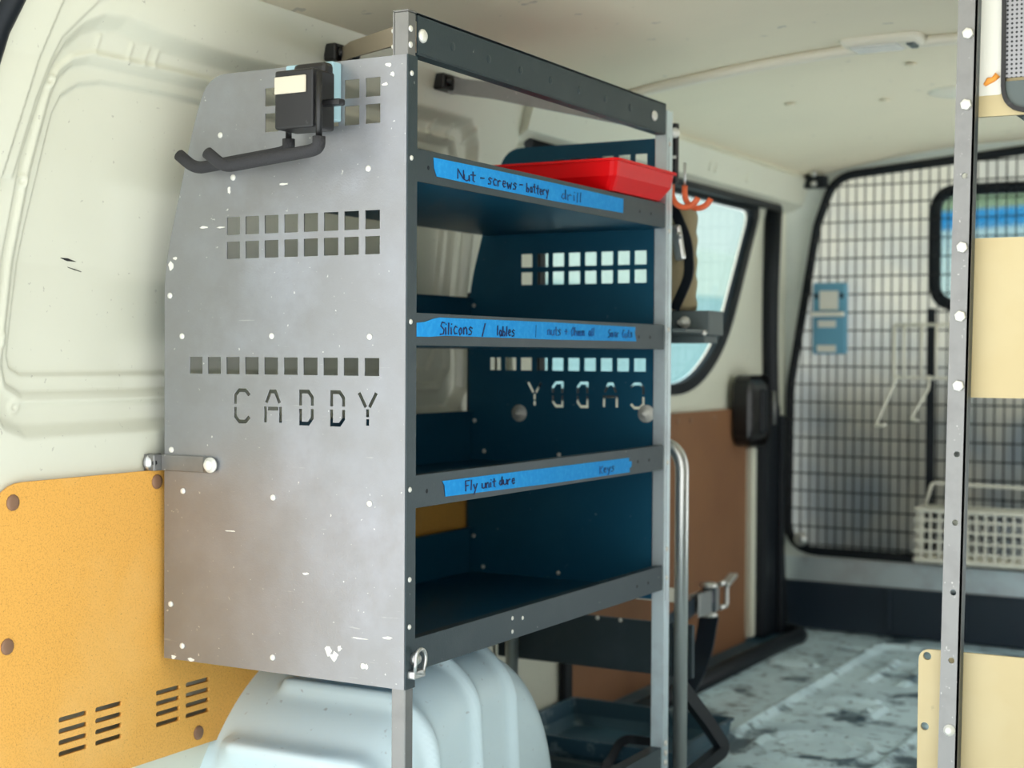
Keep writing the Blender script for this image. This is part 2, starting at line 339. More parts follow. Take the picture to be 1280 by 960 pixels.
# ---- floor: pressed steel with beads
xs = np.linspace(-1.50, RW+.02, 300); yf = np.linspace(1.15, YB+.02, 520); FX, FY = np.meshgrid(xs, yf)
hz = np.zeros_like(FX)
R1 = sdf(FX, FY, rpoly([(-1.135, 1.3), (-.24, 1.3), (-.24, 4.08), (-1.135, 4.08)], .05)); hz += .013*bump(R1, .013)
R2 = sdf(FX, FY, rpoly([(-.80, 1.3), (-.60, 1.3), (-.60, 3.9), (-.80, 3.9)], .04)); hz += .008*bump(R2, .011)
rc = np.hypot(FX+.955, FY-2.955); hz += .008*bump(rc-.118, .012)+.004*bump(rc-.075, .008)*(np.sin(3*np.arctan2(FY-2.955, FX+.955)) > -.3)
for sx0, sx1, sy0, sy1 in ((-1.07, -.95, 3.40, 3.43), (-1.05, -.94, 3.28, 3.31), (-.95, -.92, 3.23, 3.37), (-1.06, -1.03, 3.62, 3.88), (-.97, -.94, 3.62, 3.88), (-1.06, -.94, 3.87, 3.90), (-1.06, -.94, 2.55, 2.58), (-1.06, -.94, 2.66, 2.69), (-1.33, -1.20, 3.72, 3.75)):
    hz += .008*sstep(-sdf(FX, FY, rpoly(rect(sx0, sx1, sy0, sy1), .012)), .014)
hz += .006*bump(sdf(FX, FY, circ(-1.17, 3.98, .05)), .01)
fl = grid('floor', FX, FY, hz-.004, 'floor'); struct(fl, 'worn pale grey pressed steel van floor with raised beads')
# ---- ceiling
cx = np.linspace(-1.43, RW+.03, 60); cy = np.linspace(1.18, YB+.02, 60); CX, CY = np.meshgrid(cx, cy)
ce = grid('ceiling', CX, CY, ceil_z(CX)+.004*sstep(CY-2.81, .05), 'ceil'); struct(ce, 'beige fabric van headliner')
for (px_, py_) in ((-.95, 2.2), (-.62, 2.15), (-1.12, 3.25), (-.95, 3.4), (-.80, 3.05)):
    rivet(ce, (px_, py_, ceil_z(px_)+.001), (0, 0, -1), .012, .004, 'trim_clip', 'ceil')
b = MB(); pts = []
for t in np.linspace(0, 1, 30):
    x = -1.40+t*1.40; pts.append((x, 2.807-.04*max(0, (-.90-x)/.5)**2, ceil_z(x)-.007))
b.tube(pts, .011, 10); struct(b.build('trim_8', 'trimw'), 'cream seam moulding across the headliner')
# ---- wheel arch
Yc, Zc, R0, XF, RCn = 1.945, -.02, .354, -1.135, .075
prf = [(x, R0) for x in np.linspace(-1.475, XF-RCn, 26)] + [(XF-RCn+RCn*math.sin(a), R0-RCn+RCn*math.cos(a)) for a in np.linspace(0, math.pi/2, 16)[1:]] + [(XF+.018*k/24, (R0-RCn)*(1-k/24)+.001) for k in range(1, 25)]
th = np.linspace(-.06, math.pi+.06, 170); PX = np.array([p[0] for p in prf]); PR = np.array([p[1] for p in prf])
TH, QX = np.meshgrid(th, PX, indexing='ij'); _, QR = np.meshgrid(th, PR, indexing='ij')
rear = np.cos(TH) > 0; AY = Yc-QR*np.where(rear, .85*np.cos(TH), -.775*np.abs(np.cos(TH))**.82); AZ = Zc+QR*np.where(rear, np.sin(TH), np.sign(np.sin(TH))*np.abs(np.sin(TH))**.82)
topw = np.clip((QX-(-1.47))/(XF+1.47), 0, 1); side = sstep(QX-(XF-RCn*.45), RCn*.5)     # 0 on the tread, 1 on the face
ribs = sum(bump(AY-yr, .0105) for yr in (1.80, 1.912, 2.02))*(AZ > .06)*(QX > -1.40) + 1.5*bump(AY-1.715, .012)*(QX > -1.44)
ribs += 1.2*bump(np.hypot((AZ-.20)/1.0, 0), .012)*(AY < 1.80)*sstep(-1.23-QX, .03)*(QX > -1.42)
nrm = .014*ribs
AX = QX+nrm*side; AYd = AY-np.cos(TH)*nrm*(1-side); AZd = AZ+np.sin(TH)*nrm*(1-side)
AZd = np.maximum(AZd, -.02)
wa = grid('wheel_arch', AX, AYd, AZd, 'paint_cool'); struct(wa, 'white ribbed wheel arch below the shelving')
# ---- step edge of the sliding door and dark well
b = MB(); b.tube(fillet([(-1.36, 2.9, .012), (-1.36, 3.95, .012), (-1.345, 4.08, .012), (-1.46, 4.12, .012)], .09), .022, 10)
struct(b.build('trim_9', 'black'), 'black rubber edging round the door step')
st = plate('step_well', rect(-1.47, -1.36, 2.87, 4.10), [], 'xy', .006, .004, 'tray'); struct(st, 'dark dusty door step beside the brown board')

# ================================================================== BULKHEAD
bh = thing('cargo_barrier', 'steel mesh cargo barrier with silvery sheet and dark base across the van front', 'barrier', (-.7, YB, 0))
CBW = [(-1.04, .93), (-.30, .93), (-.30, 1.245), (-1.04, 1.245)]
whole = rpoly([(-1.50, .135), (RW, .135), (RW, 1.335), (-.25, 1.37), (-.70, 1.375), (-1.0, 1.365), (-1.36, 1.318), (-1.50, 1.30), (-1.50, .9)], 0)
plate('barrier_sheet', whole, [rpoly(CBW, .05)], 'xz', YB, .01, 'foil', bh)
inner_fr = rpoly([(-1.455, .225), (-.02, .215), (-.02, 1.315), (-.70, 1.352), (-1.325, 1.298), (-1.375, 1.16), (-1.45, .70)], [.09, .06, .05, .02, .06, .02, .03], 6)
plate('mounting_plate', [p for p in whole], [inner_fr], 'xz', YB-.012, .008, mat('pale_pillar_paint', (.74, .79, .75), .45, noise=[(8, .5, .75, (.60, .65, .64), .6)]), bh)
b = MB(); b.tube([(p[0], YB-.022, p[1]) for p in inner_fr], .013, 8, closed=True); b.build('frame', 'black', bh)
plate('lower_strip', rect(-1.47, RW-.01, .136, .205), [], 'xz', YB-.018, .006, 'galv', bh)
b = MB(); b.box(-1.49, RW-.01, YB-.03, YB-.002, .0, .137, .006); b.build('base_cover', 'vinyl', bh)
for x in (-1.16, -.95): b = MB(); b.box(x, x+.012, YB-.04, YB-.025, .02, .13, .004); b.build('cover_seam', 'vinyl', bh)
b = MB(); b.box(-1.45, .06, 4.31, 4.43, -.3, .72, .04, 3); struct(b.build('seat_back_blocker', 'vinyl'), 'unseen seat-back block added behind the barrier to shade its sheet')  # added out of view to shade the lower barrier sheet
b = MB(); b.box(-1.45, .06, 4.27, 4.95, 1.375, 1.40); struct(b.build('sun_blocker_roof', 'ceil'), 'unseen roof slab added beyond the barrier to block the sun')  # added out of view to keep sun off the barrier window
# wires 25 x 50
_w = MB(); _w.tube([(0, 0, 0), (0, 0, 1)], .0022, 5); wv = _w.mesh('wire'); wv.materials.append(M['black'])
fr = np.array(inner_fr+[inner_fr[0]])
def span(v, ax):
    o = 1-ax; hit = []
    for a, c in zip(fr[:-1], fr[1:]):
        if (a[ax]-v)*(c[ax]-v) < 0: hit.append(a[o]+(v-a[ax])/(c[ax]-a[ax])*(c[o]-a[o]))
    return (min(hit), max(hit)) if len(hit) >= 2 else None
def wire(p, l, rot):
    o = bpy.data.objects.new('wire', wv); COL.objects.link(o); o.parent = bh; o.location = Vector(p)-Vector(bh.location); o.scale = (1, 1, l); o.rotation_euler = rot
x = -1.44
while x < -.03:
    s = span(x, 0)
    if s: wire((x, YB-.030, s[0]), s[1]-s[0], (0, 0, 0))
    x += .0258
z = .245
while z < 1.35:
    s = span(z, 1)
    if s: wire((s[0], YB-.034, z), s[1]-s[0], (0, math.pi/2, 0))
    z += .0512
b = MB(); b.tube([(p[0], YB-.012, p[1]) for p in rpoly(CBW, .06, 6)], .017, 8, closed=True); b.build('window_seal', 'black', bh)
plate('window_pane', rpoly(CBW, .05), [], 'xz', YB+.002, .004, 'glass', bh)
b = MB(); b.box(-1.052, -1.030, YB-.05, YB-.036, .215, .92, .003); b.build('upright', 'black', bh)
b = MB(); b.lathe((-1.405, YB-.045, .26), (0, -1, 0), [(.02, 0), (.02, .008), (.012, .014), (0, .016)], 14); b.build('bolt', 'chrome', bh)
# hinge cluster at the top corner
hg = thing('hinge_bracket', 'small black and chrome hinge bracket at the top corner of the mesh barrier', 'bracket', (-1.38, 4.15, 1.27))
b = MB(); b.box(-1.40, -1.33, 4.16, 4.20, 1.262, 1.298, .006); b.box(-1.43, -1.39, 4.05, 4.16, 1.268, 1.296, .006); b.build('bracket_plate', 'black', hg)
for p in ((-1.36, 4.155, 1.30), (-1.36, 4.155, 1.272), (-1.41, 4.045, 1.283)):
    b = MB(); b.lathe(p, (.3, -1, 0), [(.009, 0), (.009, .006), (.004, .01), (0, .011)], 10); b.build('bolt', 'chrome', hg)
# blue holder on the mesh
t = thing('wall_holder', 'blue plastic holder with white labels hung on the mesh barrier', 'holder', (-1.325, YB-.05, .79))
b = MB(); b.box(-1.374, -1.276, YB-.062, YB-.037, .792, .995, .006); b.build('body', 'bluebox', t)
b = MB(); b.box(-1.372, -1.278, YB-.085, YB-.062, .898, .912, .004); b.build('ledge', 'white', t)
for z0, z1, a, c in ((.918, .972, -1.352, -1.298), (.868, .888, -1.356, -1.304), (.798, .818, -1.358, -1.304)):
    b = MB(); b.box(a, c, YB-.065, YB-.062, z0, z1); b.build('label', 'white', t)
for xx in (-1.362, -1.288): b = MB(); b.box(xx-.005, xx+.005, YB-.066, YB-.062, .95, .965, .002); b.build('clip', 'black', t)
# white wire hanger rack
t = thing('wire_rack', 'white coated wire rack hanging on the mesh barrier beside the post', 'rack', (-1.08, YB-.06, .72))
yy = YB-.066
b = MB(); b.tube(fillet([(-1.137, yy, .874), (-.98, yy, .874), (-.98, yy, .728), (-1.137, yy, .728), (-1.137, yy, .874)], .01), .0045, 8); b.build('frame', 'whitewire', t)
for xx in (-1.108, -1.06, -1.02): b = MB(); b.tube([(xx, yy-.004, .874), (xx, yy-.004, .728)], .004, 8); b.build('bar', 'whitewire', t)
b = MB(); b.tube(fillet([(-1.132, yy, .735), (-1.132, yy-.004, .72), (-1.182, yy-.02, .592), (-1.150, yy-.03, .598)], .008), .005, 8); b.build('hook', 'whitewire', t)
b = MB(); b.tube(fillet([(-1.04, yy, .735), (-1.04, yy-.004, .70), (-1.085, yy-.02, .612), (-1.06, yy-.03, .612)], .008), .004, 8); b.build('hook', 'whitewire', t)
# white basket
t = thing('wire_basket', 'white plastic grid basket hung low on the mesh barrier', 'basket', (-.93, YB-.1, .2))
def bask(x0, x1, y0, y1, z0, z1):
    for z, nm in ((z0+.006, 'rim'), (z1, 'rim')):
        b = MB(); b.tube(fillet([(x0, y1, z), (x0, y0, z), (x1, y0, z), (x1, y1, z), (x0, y1, z)], .015), .006, 8); b.build(nm, 'whitewire', t)
    for x in np.arange(x0+.02, x1, .024): b = MB(); b.box(x-.003, x+.003, y0-.002, y0+.002, z0, z1); b.build('slat', 'whitewire', t)
    for z in np.arange(z0+.03, z1, .028): b = MB(); b.box(x0, x1, y0-.003, y0+.001, z-.003, z+.003); b.build('slat', 'whitewire', t)
    for y in np.arange(y0+.025, y1, .025): b = MB(); b.box(x0-.002, x0+.002, y-.003, y+.003, z0, z1); b.build('slat', 'whitewire', t)
    for z in np.arange(z0+.03, z1, .028): b = MB(); b.box(x0-.002, x0+.002, y0, y1, z-.003, z+.003); b.build('slat', 'whitewire', t)
    b = MB(); b.box(x0, x1, y0, y1, z0-.002, z0+.002); b.build('basket_floor', 'whitewire', t)
bask(-1.05, -.70, YB-.17, YB-.062, .235, .375)
b = MB(); b.tube(fillet([(-1.05, YB-.062, .37), (-1.03, YB-.060, .44), (-.70, YB-.060, .435), (-.70, YB-.062, .37)], .01), .005, 8); b.build('hanger', 'whitewire', t)

# ================================================================== ROOF FITTINGS
t = thing('dome_light', 'cream interior dome lamp with ribbed clear lens on the headliner seam', 'lamp', (-.78, 2.775, ceil_z(-.78)))
zc = ceil_z(-.78)
b = MB(); b.box(-.855, -.705, 2.74, 2.815, zc-.016, zc+.01, .016, 3); b.build('housing', 'trimw', t)
b = MB(); b.box(-.835, -.745, 2.75, 2.805, zc-.021, zc-.012, .006); b.build('lens', 'lens', t)
b = MB(); b.box(-.733, -.718, 2.757, 2.797, zc-.020, zc-.012, .003); b.build('switch', 'greybox', t)
b = MB(); b.lathe((-.785, 3.42, ceil_z(-.785)+.007), (0, 0, -1), [(.072, 0), (.072, .006), (.064, .010), (0, .012)], 28)
tag(b.build('roof_cap', 'trimw'), 'round cream cap on the headliner next to the tall post', 'cap')

# ================================================================== LINING BOARDS
def slot(y0, y1, z0, z1): return rpoly(rect(y0, y1, z0, z1), (z1-z0)*.49, 3)
slots = []
for y0, y1 in ((1.413, 1.464), (1.478, 1.528), (1.594, 1.643), (1.655, 1.706)):
    for k in range(4): zc = .3105-.0148*k; slots.append(slot(y0, y1, zc-.0034, zc+.0034))
outl = rpoly([(1.25, .218), (1.60, .218), (2.50, .218), (2.50, .622), (1.325, .622), (1.29, .56)], [0, 0, 0, 0, .03, .02])
t = thing('lining_board', 'bright tan hardboard lining with vent slots beside the grey side panel', 'panel', (-1.463, 1.6, .218))
plate('board', outl, slots, 'yz', -1.466, .006, 'mdf', t)
for y, z in ((1.337, .598), (1.595, .606), (1.328, .42), (1.682, .237)):
    rivet(t, (-1.460, y, z), (1, 0, 0), .0105, .003, 'plug', 'plug')
t = thing('lining_board', 'hardboard lining with brown shade in its colour, below the side window', 'panel', (-1.46, 3.4, .04))
plate('board', rpoly(rect(2.86, 3.90, .002, .645), .01), [], 'yz', -1.466, .010, 'board_shade', t)
for y in (3.02, 3.22, 3.42, 3.50, 3.66): rivet(t, (-1.456, y, .625), (1, 0, 0), .007, .003, 'plug', 'plug')
b = MB(); b.box(-1.468, -1.452, 2.825, 2.86, .02, .62, .004); struct(b.build('trim_10', 'black'), 'black edging before the brown board')

# ================================================================== SHELVING UNIT
SX0, SX1, SY0, SY1 = -1.449, -1.050, 1.600, 2.430
sh = thing('shelving_unit', 'grey steel van shelving unit with cut-out letters in its side panel', 'shelving', (-1.25, 2.0, 0))
out = rpoly([(SX1, .361), (SX1, 1.161), (-1.372, 1.161), (-1.396, 1.10), (-1.442, .93), (SX0, .885), (SX0, .361)], [0, 0, .035, .03, .04, .03, 0], 6)
def sq(k, z0, z1): x0 = -1.113-.0323*k; return rect(x0, x0+.0228, z0, z1)
holes = [sq(k, *zz) for zz in ((1.112, 1.136), (1.078, 1.1025)) for k in range(6)] + [sq(k, *zz) for zz in ((.944, .968), (.912, .935)) for k in range(8)] + [sq(k, .757, .780) for k in range(10)]
def stroke(pts, wdt):
    """outline polygon of an open 2-D polyline with mitred joints"""
    P = [Vector((a, b)) for a, b in pts]; L, Rr = [], []
    for i, p in enumerate(P):
        d0 = (P[i]-P[i-1]).normalized() if i else None; d1_ = (P[i+1]-P[i]).normalized() if i < len(P)-1 else None
        if d0 is None: n = Vector((-d1_.y, d1_.x)); k = 1
        elif d1_ is None: n = Vector((-d0.y, d0.x)); k = 1
        else:
            n0, n1 = Vector((-d0.y, d0.x)), Vector((-d1_.y, d1_.x)); n = (n0+n1).normalized(); k = 1/max(.4, n.dot(n0))
        L.append(p+n*k*wdt/2); Rr.append(p-n*k*wdt/2)
    return [tuple(q) for q in L]+[tuple(q) for q in Rr[::-1]]
GL = {'C': [[(1, .84), (.72, 1), (.28, 1), (0, .84), (0, .56)], [(0, .46), (0, .16), (.28, 0), (.72, 0), (1, .16)]],
      'A': [[(.06, .62), (.33, .98), (.67, .98), (.94, .62)], [(0, 0), (0, .50)], [(.14, .44), (.86, .44)], [(1, .50), (1, 0)]],
      'D': [[(0, .56), (0, 1), (.68, 1), (1, .82), (1, .56)], [(0, .46), (0, 0), (.68, 0), (1, .18), (1, .46)]],
      'Y': [[(0, 1), (.40, .56)], [(1, 1), (.60, .56)], [(.5, .50), (.5, .26)], [(.5, .20), (.5, 0)]]}
letters = []
for ch, x0, x1 in (('C', -1.326, -1.297), ('A', -1.275, -1.245), ('D', -1.217, -1.193), ('D', -1.167, -1.143), ('Y', -1.124, -1.092)):
    for pl in GL[ch]:
        letters.append(stroke([(x0+.0025+(x1-x0-.005)*a, .6935+.042*b_) for a, b_ in pl], .0050))
sp = plate('side_panel', out, holes+letters, 'xz', SY0-.002, .002, 'steel', sh)
mir = [[(-2.418-a, b_) for a, b_ in l] for l in letters]
fp = plate('side_panel', out, holes+mir, 'xz', SY1-.012, .002, 'steel_shade_navy', sh)
for x, z in ((-1.35, 1.079), (-1.328, 1.021), (-1.108, 1.021), (-1.439, .864), (-1.417, .808), (-1.262, .808), (-1.105, .807), (-1.436, .651), (-1.415, .595), (-1.259, .594), (-1.104, .594), (-1.437, .437), (-1.416, .381), (-1.259, .381), (-1.113, .385)):
    rivet(sp, (x, SY0-.002, z), (0, -1, 0))
    if x < -1.43 or z < .7: rivet(fp, (x, SY1-.012, z+.012), (0, -1, 0))
# chipped paint on the near panel
def chip(cx_, cz_, r, seed, k=11, sq_=1.0):
    rr = random.Random(seed); pts = [(cx_+r*rr.uniform(.45, 1.1)*math.cos(2*math.pi*i/k), cz_+sq_*r*rr.uniform(.45, 1.1)*math.sin(2*math.pi*i/k)) for i in range(k)]
    plate('paint_chip', pts, [], 'xz', SY0-.0024, .0004, 'white', sp)
for i, (cx_, cz_, r, q) in enumerate(((-1.168, .400, .006, 1.3), (-1.158, .393, .008, .9), (-1.150, .404, .004, 1.2), (-1.108, .385, .004, 1), (-1.437, .905, .007, 1), (-1.430, .915, .004, .6), (-1.379, .956, .008, .25), (-1.350, .955, .010, .12), (-1.078, 1.150, .007, .5), (-1.072, 1.138, .004, 1), (-1.083, 1.126, .005, .5),
        (-1.432, .364, .006, .5), (-1.40, .3635, .008, .35), (-1.335, 1.005, .003, 2.2), (-1.243, 1.008, .011, .15), (-1.12, .42, .014, .08), (-1.075, .425, .010, .2), (-1.205, .497, .006, .3), (-1.33, .545, .012, .08))): chip(cx_, cz_, r, i, 11, q)
# folded flange on the aisle edge of each panel
b = MB(); b.box(SX1-.0005, SX1+.0015, SY0-.002, SY0+.020, .361, 1.161); b.build('panel_flange', 'steel_dark', sh)
for z in (1.138, 1.032, .826, .614, .50, .44): rivet(sh, (SX1+.0015, SY0+.006, z), (1, 0, 0), .0035, .002)
# posts
TW = .021
def post(x0, x1, y0, y1, z0, z1, m='steel_tube'):
    b = MB(); b.box(x0, x1, y0, y1, z0, z1, .0012, 1); return b.build('post', m, sh)
post(SX1-TW, SX1-.0005, SY0, SY0+TW-.002, 0.0, 1.2155)
post(SX1-TW-.002, SX1, SY1-.019, SY1+.006, 0.0, 1.208, 'galv')
post(SX0+.002, SX0+.020, SY0+.001, SY0+.019, 0.37, .84, 'steel_dark')
post(SX0-.006, SX0+.018, SY1-.010, SY1+.012, 0.0, .9, 'steel_dark')
b = MB(); b.box(SX1-TW-.002, SX1-TW, SY0, SY0+.02, 1.161, 1.2165); b.box(SX1-TW-.002, SX1, SY0, SY0+TW-.001, 1.2155, 1.2175); b.build('end_cap', 'steel_tube', sh)
for z in (1.194, 1.174): 
    rivet(sh, (SX1-.0005, SY0+.006, z), (1, 0, 0), .0042, .0022); rivet(sh, (SX1-TW-.002, SY0+.008, z), (-1, 0, 0), .0035, .007, 'bolt_tip')
for z in (1.15, 1.10, 1.00, .83, .60, .45, .40): rivet(sh, (SX1, SY1-.008, z), (1, 0, 0), .004, .003)
# top rail (channel) with punched marks and bolts
b = MB(); b.box(SX1-.001, SX1+.001, SY0+TW, SY1-.027, 1.166, 1.2155); b.box(SX1-.020, SX1+.001, SY0+TW, SY1-.027, 1.2135, 1.2165); b.box(SX1-.018, SX1, SY0+TW, SY1-.027, 1.164, 1.1665)
tr = b.build('top_rail', 'steel_dark', sh)
for y in (1.705, 1.799, 1.889, 1.981, 2.073, 2.165, 2.258): rivet(tr, (SX1+.001, y, 1.189), (1, 0, 0), .006, .0008, 'punched_disc', 'steel_dark')
for y in (1.631, 2.352): rivet(tr, (SX1+.001, y, 1.189), (1, 0, 0), .009, .005, 'bolt')
# four tray shelves
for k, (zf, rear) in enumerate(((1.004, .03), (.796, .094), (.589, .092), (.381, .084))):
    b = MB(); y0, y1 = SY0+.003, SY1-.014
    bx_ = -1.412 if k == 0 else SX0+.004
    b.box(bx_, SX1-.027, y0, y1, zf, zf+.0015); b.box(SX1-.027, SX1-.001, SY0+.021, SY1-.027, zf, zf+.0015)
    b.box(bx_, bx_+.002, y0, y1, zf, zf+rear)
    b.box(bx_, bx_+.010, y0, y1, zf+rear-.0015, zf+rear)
    s_ = b.build('shelf', 'steel_shade_navy', sh)
    b = MB(); b.box(SX1-.002, SX1+.0006, SY0+.0205, SY1-.027, zf, zf+.042, .0005, 1); b.box(SX1-.014, SX1-.001, y0, SY1-.027, zf+.0405, zf+.042); b.build('front_lip', 'steel_dark', s_)
    rivet(s_, (SX1+.0006, 1.648, zf+.02), (1, 0, 0), .003, .0004, 'punched_hole', 'black')
    for y in (2.30, 2.345): rivet(s_, (SX1+.0006, y, zf+.02), (1, 0, 0), .0028, .0004, 'punched_hole', 'black')
for y, z in ((1.905, .407), (1.875, .392), (1.875, .411)): rivet(sh, (SX1+.0006, y, z), (1, 0, 0), .003, .0012)
# bottom rail
b = MB(); b.box(SX1-.002, SX1+.001, SY0+TW, SY1-.027, .066, .108); b.box(SX1-.02, SX1, SY0+TW, SY1-.027, .105, .108); b.build('bottom_rail', 'steel_dark', sh)
for z in (.112, .095, .078): rivet(sh, (SX1+.001, SY1-.010, z), (1, 0, 0), .0055, .004, 'bolt')
# brace arms to the roof rail
def brace(p, q, m, hh=.022):
    p, q = Vector(p), Vector(q); d = q-p; mid = p+d*.22+Vector((0, 0, .004))
    b = MB(); b.tube([p+Vector((.004, 0, 0)), p+d*.04, mid, q], 1, flat=(hh, .004)); a = b.build('brace_arm', m, sh)
    b = MB(); b.box(p.x-.012, p.x+.012, p.y-.03, p.y+.035, p.z-.012, p.z+.016, .004); b.build('foot', 'blackp', a)
    for s in (-.016, .018): b = MB(); b.lathe((p.x+.012, p.y+s, p.z+.002), (1, -.2, 0), [(.009, 0), (.009, .005), (.005, .010), (0, .011)], 12); b.build('bolt', 'blackp', a)
brace((-1.402, 2.262, 1.256), (-1.068, 2.405, 1.185), 'steel_tube', .028)
brace((-1.402, 1.945, 1.250), (-1.073, 1.615, 1.19), 'tanmetal', .024)
# big washers with bolts on the far panel
for x, z in ((-1.341, .679), (-1.088, .684)):
    b = MB(); b.lathe((x, SY1-.012, z), (0, -1, 0), [(.0155, 0), (.0155, .0022), (.007, .0024), (.007, .006), (.0045, .012), (0, .013)], 20); b.build('washer', 'zinc', fp)
rivet(sh, (SX0+.006, 2.13, .647), (1, 0, 0), .011, .012, 'bolt', 'blackp')
# tie-down ring on the near post
b = MB(); ring = [(SX1+.012, 1.617+.012*math.cos(a), .398+.013*math.sin(a)) for a in np.linspace(-.5, math.pi+.3, 14)] + [(SX1+.010, 1.606, .382), (SX1+.010, 1.626, .378)]
b.tube(ring, .0026, 8, closed=True); b.build('tie_down_ring', 'chrome', sh)
b = MB(); b.lathe((SX1+.001, 1.616, .398), (1, 0, 0), [(.008, 0), (.008, .006), (.005, .010), (0, .012)], 12); b.box(SX1, SX1+.012, 1.603, 1.630, .374, .384, .002); b.build('ring_mount', 'chrome', sh)

# ---- angle bracket to the body
t = thing('angle_bracket', 'zinc angle bracket bolting the grey side panel to the white wall', 'bracket', (-1.44, 1.58, .633))
b = MB(); b.box(-1.452, -1.375, 1.594, 1.598, .622, .6445, .0012, 1); b.lathe((-1.37, 1.598, .6332), (0, -1, 0), [(.0113, 0), (.0113, .004), (0, .004)], 20)
b.box(-1.466, -1.4515, 1.580, 1.598, .622, .6445, .0012, 1); b.lathe((-1.466, 1.586, .6332), (1, 0, 0), [(.0125, 0), (.0125, .003), (0, .003)], 20); b.box(-1.470, -1.4665, 1.58, 1.61, .622, .6445); b.build('strap', 'steel_tube', t)
b = MB(); b.lathe((-1.362, 1.594, .6332), (0, -1, 0), [(.0105, 0), (.0105, .003), (.0075, .0035), (.0075, .007), (.006, .009), (0, .0095)], 22); b.build('bolt', 'zinc', t)
b = MB(); b.lathe((-1.4635, 1.586, .6332), (1, -.35, 0), [(.0115, 0), (.0115, .0035), (.0085, .004), (.0075, .007), (.004, .0085), (0, .0085)], 22); b.build('bolt', 'chrome', t)
b = MB(); b.lathe((-1.453, 1.5825, .6332), (1, -.35, 0), [(.004, 0), (.004, .0012), (0, .0012)], 6); b.build('socket', 'black', t)

# ---- tool hook on the near panel
t = thing('tool_hook', 'black twin-prong tool hook mounted high on the grey side panel', 'hook', (-1.18, 1.58, 1.04))
b = MB(); b.box(-1.225, -1.150, 1.578, 1.598, 1.083, 1.158, .002); b.build('backing_plate', 'paleblue', t)
b = MB(); b.box(-1.207, -1.146, 1.532, 1.578, 1.068, 1.142, .003); b.box(-1.200, -1.148, 1.56, 1.58, 1.135, 1.155, .006); b.build('block', 'blackp', t)
b = MB(); b.box(-1.2052, -1.1565, 1.529, 1.5325, 1.112, 1.1335, .001, 1); b.build('label_plate', 'label', t)
b = MB(); b.box(-1.15, -1.118, 1.548, 1.562, 1.096, 1.104, .002); b.build('lug', 'blackp', t)
for (x0, y0, ln, zz) in ((-1.140, 1.536, .150, 1.040), (-1.215, 1.572, .155, 1.046)):
    pts = fillet([(x0, y0, 1.135), (x0, y0, zz), (x0-ln, y0-.002, zz-.004), (x0-ln-.032, y0-.002, zz+.017)], .016)
    b = MB(); b.tube([(x0, y0, 1.136), (x0, y0, zz+.014)], .0042, 10); rod = b.build('prong', 'blackp', t)
    b = MB(); p2 = fillet([(x0, y0, zz+.016), (x0, y0, zz), (x0-ln, y0-.002, zz-.014), (x0-ln-.028, y0-.002, zz+.006)], .016); b.tube(p2, .0082, 12); b.build('foam_sleeve', 'foam', rod)

# ---- masking tape with handwriting (single-stroke letters)
F = {'N': [[(0, 0), (0, 1), (.7, .1), (.7, 1)]], 'u': [[(0, .6), (0, .1), (.3, 0), (.6, .15), (.6, .6)], [(.6, .6), (.65, 0)]], 't': [[(.3, 1), (.3, .1), (.5, 0)], [(0, .62), (.6, .66)]],
     '-': [[(0, .42), (.6, .46)]], 's': [[(.6, .55), (.3, .65), (.05, .5), (.5, .25), (.4, .03), (0, 0)]], 'S': [[(.7, .95), (.3, 1), (.1, .7), (.6, .4), (.5, .05), (0, 0)]],
     'c': [[(.55, .55), (.3, .65), (.05, .35), (.2, .02), (.55, .05)]], 'r': [[(0, .6), (.05, 0)], [(.05, .4), (.3, .62), (.5, .55)]],
     'e': [[(.05, .32), (.5, .36), (.45, .6), (.15, .6), (.03, .25), (.25, 0), (.55, .08)]], 'w': [[(0, .6), (.18, 0), (.38, .45), (.55, 0), (.75, .65)]],
     'b': [[(.05, 1), (.02, .02), (.4, .02), (.5, .35), (.3, .5), (.05, .4)]], 'a': [[(.5, .55), (.2, .6), (.03, .25), (.25, 0), (.5, .3), (.5, .6), (.55, 0)]],
     'y': [[(0, .6), (.25, .15)], [(.55, .65), (.1, -.4)]], 'd': [[(.5, .5), (.2, .55), (.03, .2), (.25, 0), (.5, .25), (.52, 1), (.55, 0)]],
     'i': [[(.05, .6), (.08, 0)], [(.1, .85), (.14, .88)]], 'l': [[(.1, 1), (.05, 0)]], 'o': [[(.3, .6), (.05, .35), (.2, 0), (.5, .2), (.45, .55), (.3, .6)]],
     'n': [[(0, .6), (.03, 0)], [(.03, .4), (.3, .62), (.5, .5), (.52, 0)]], '/': [[(.25, 1.15), (0, -.15)]], '+': [[(.3, .75), (.3, .1)], [(0, .42), (.6, .45)]],
     'F': [[(.05, 0), (0, 1), (.6, 1)], [(0, .52), (.45, .55)]], 'K': [[(0, 1), (.02, 0)], [(.55, .95), (.05, .45), (.55, 0)]], 'm': [[(0, .6), (.03, 0)], [(.03, .45), (.2, .6), (.32, 0)], [(.32, .45), (.5, .6), (.62, 0)]],
     'g': [[(.5, .55), (.2, .6), (.03, .25), (.3, .05), (.5, .55), (.45, -.4), (.05, -.3)]], 'O': [[(.4, 1), (.05, .6), (.15, 0), (.6, .2), (.65, .8), (.4, 1)]], 'h': [[(.03, 1), (0, 0)], [(.02, .4), (.3, .6), (.5, .4), (.5, 0)]],
     'C': [[(.7, .9), (.35, 1), (.05, .5), (.25, 0), (.7, .1)]]}
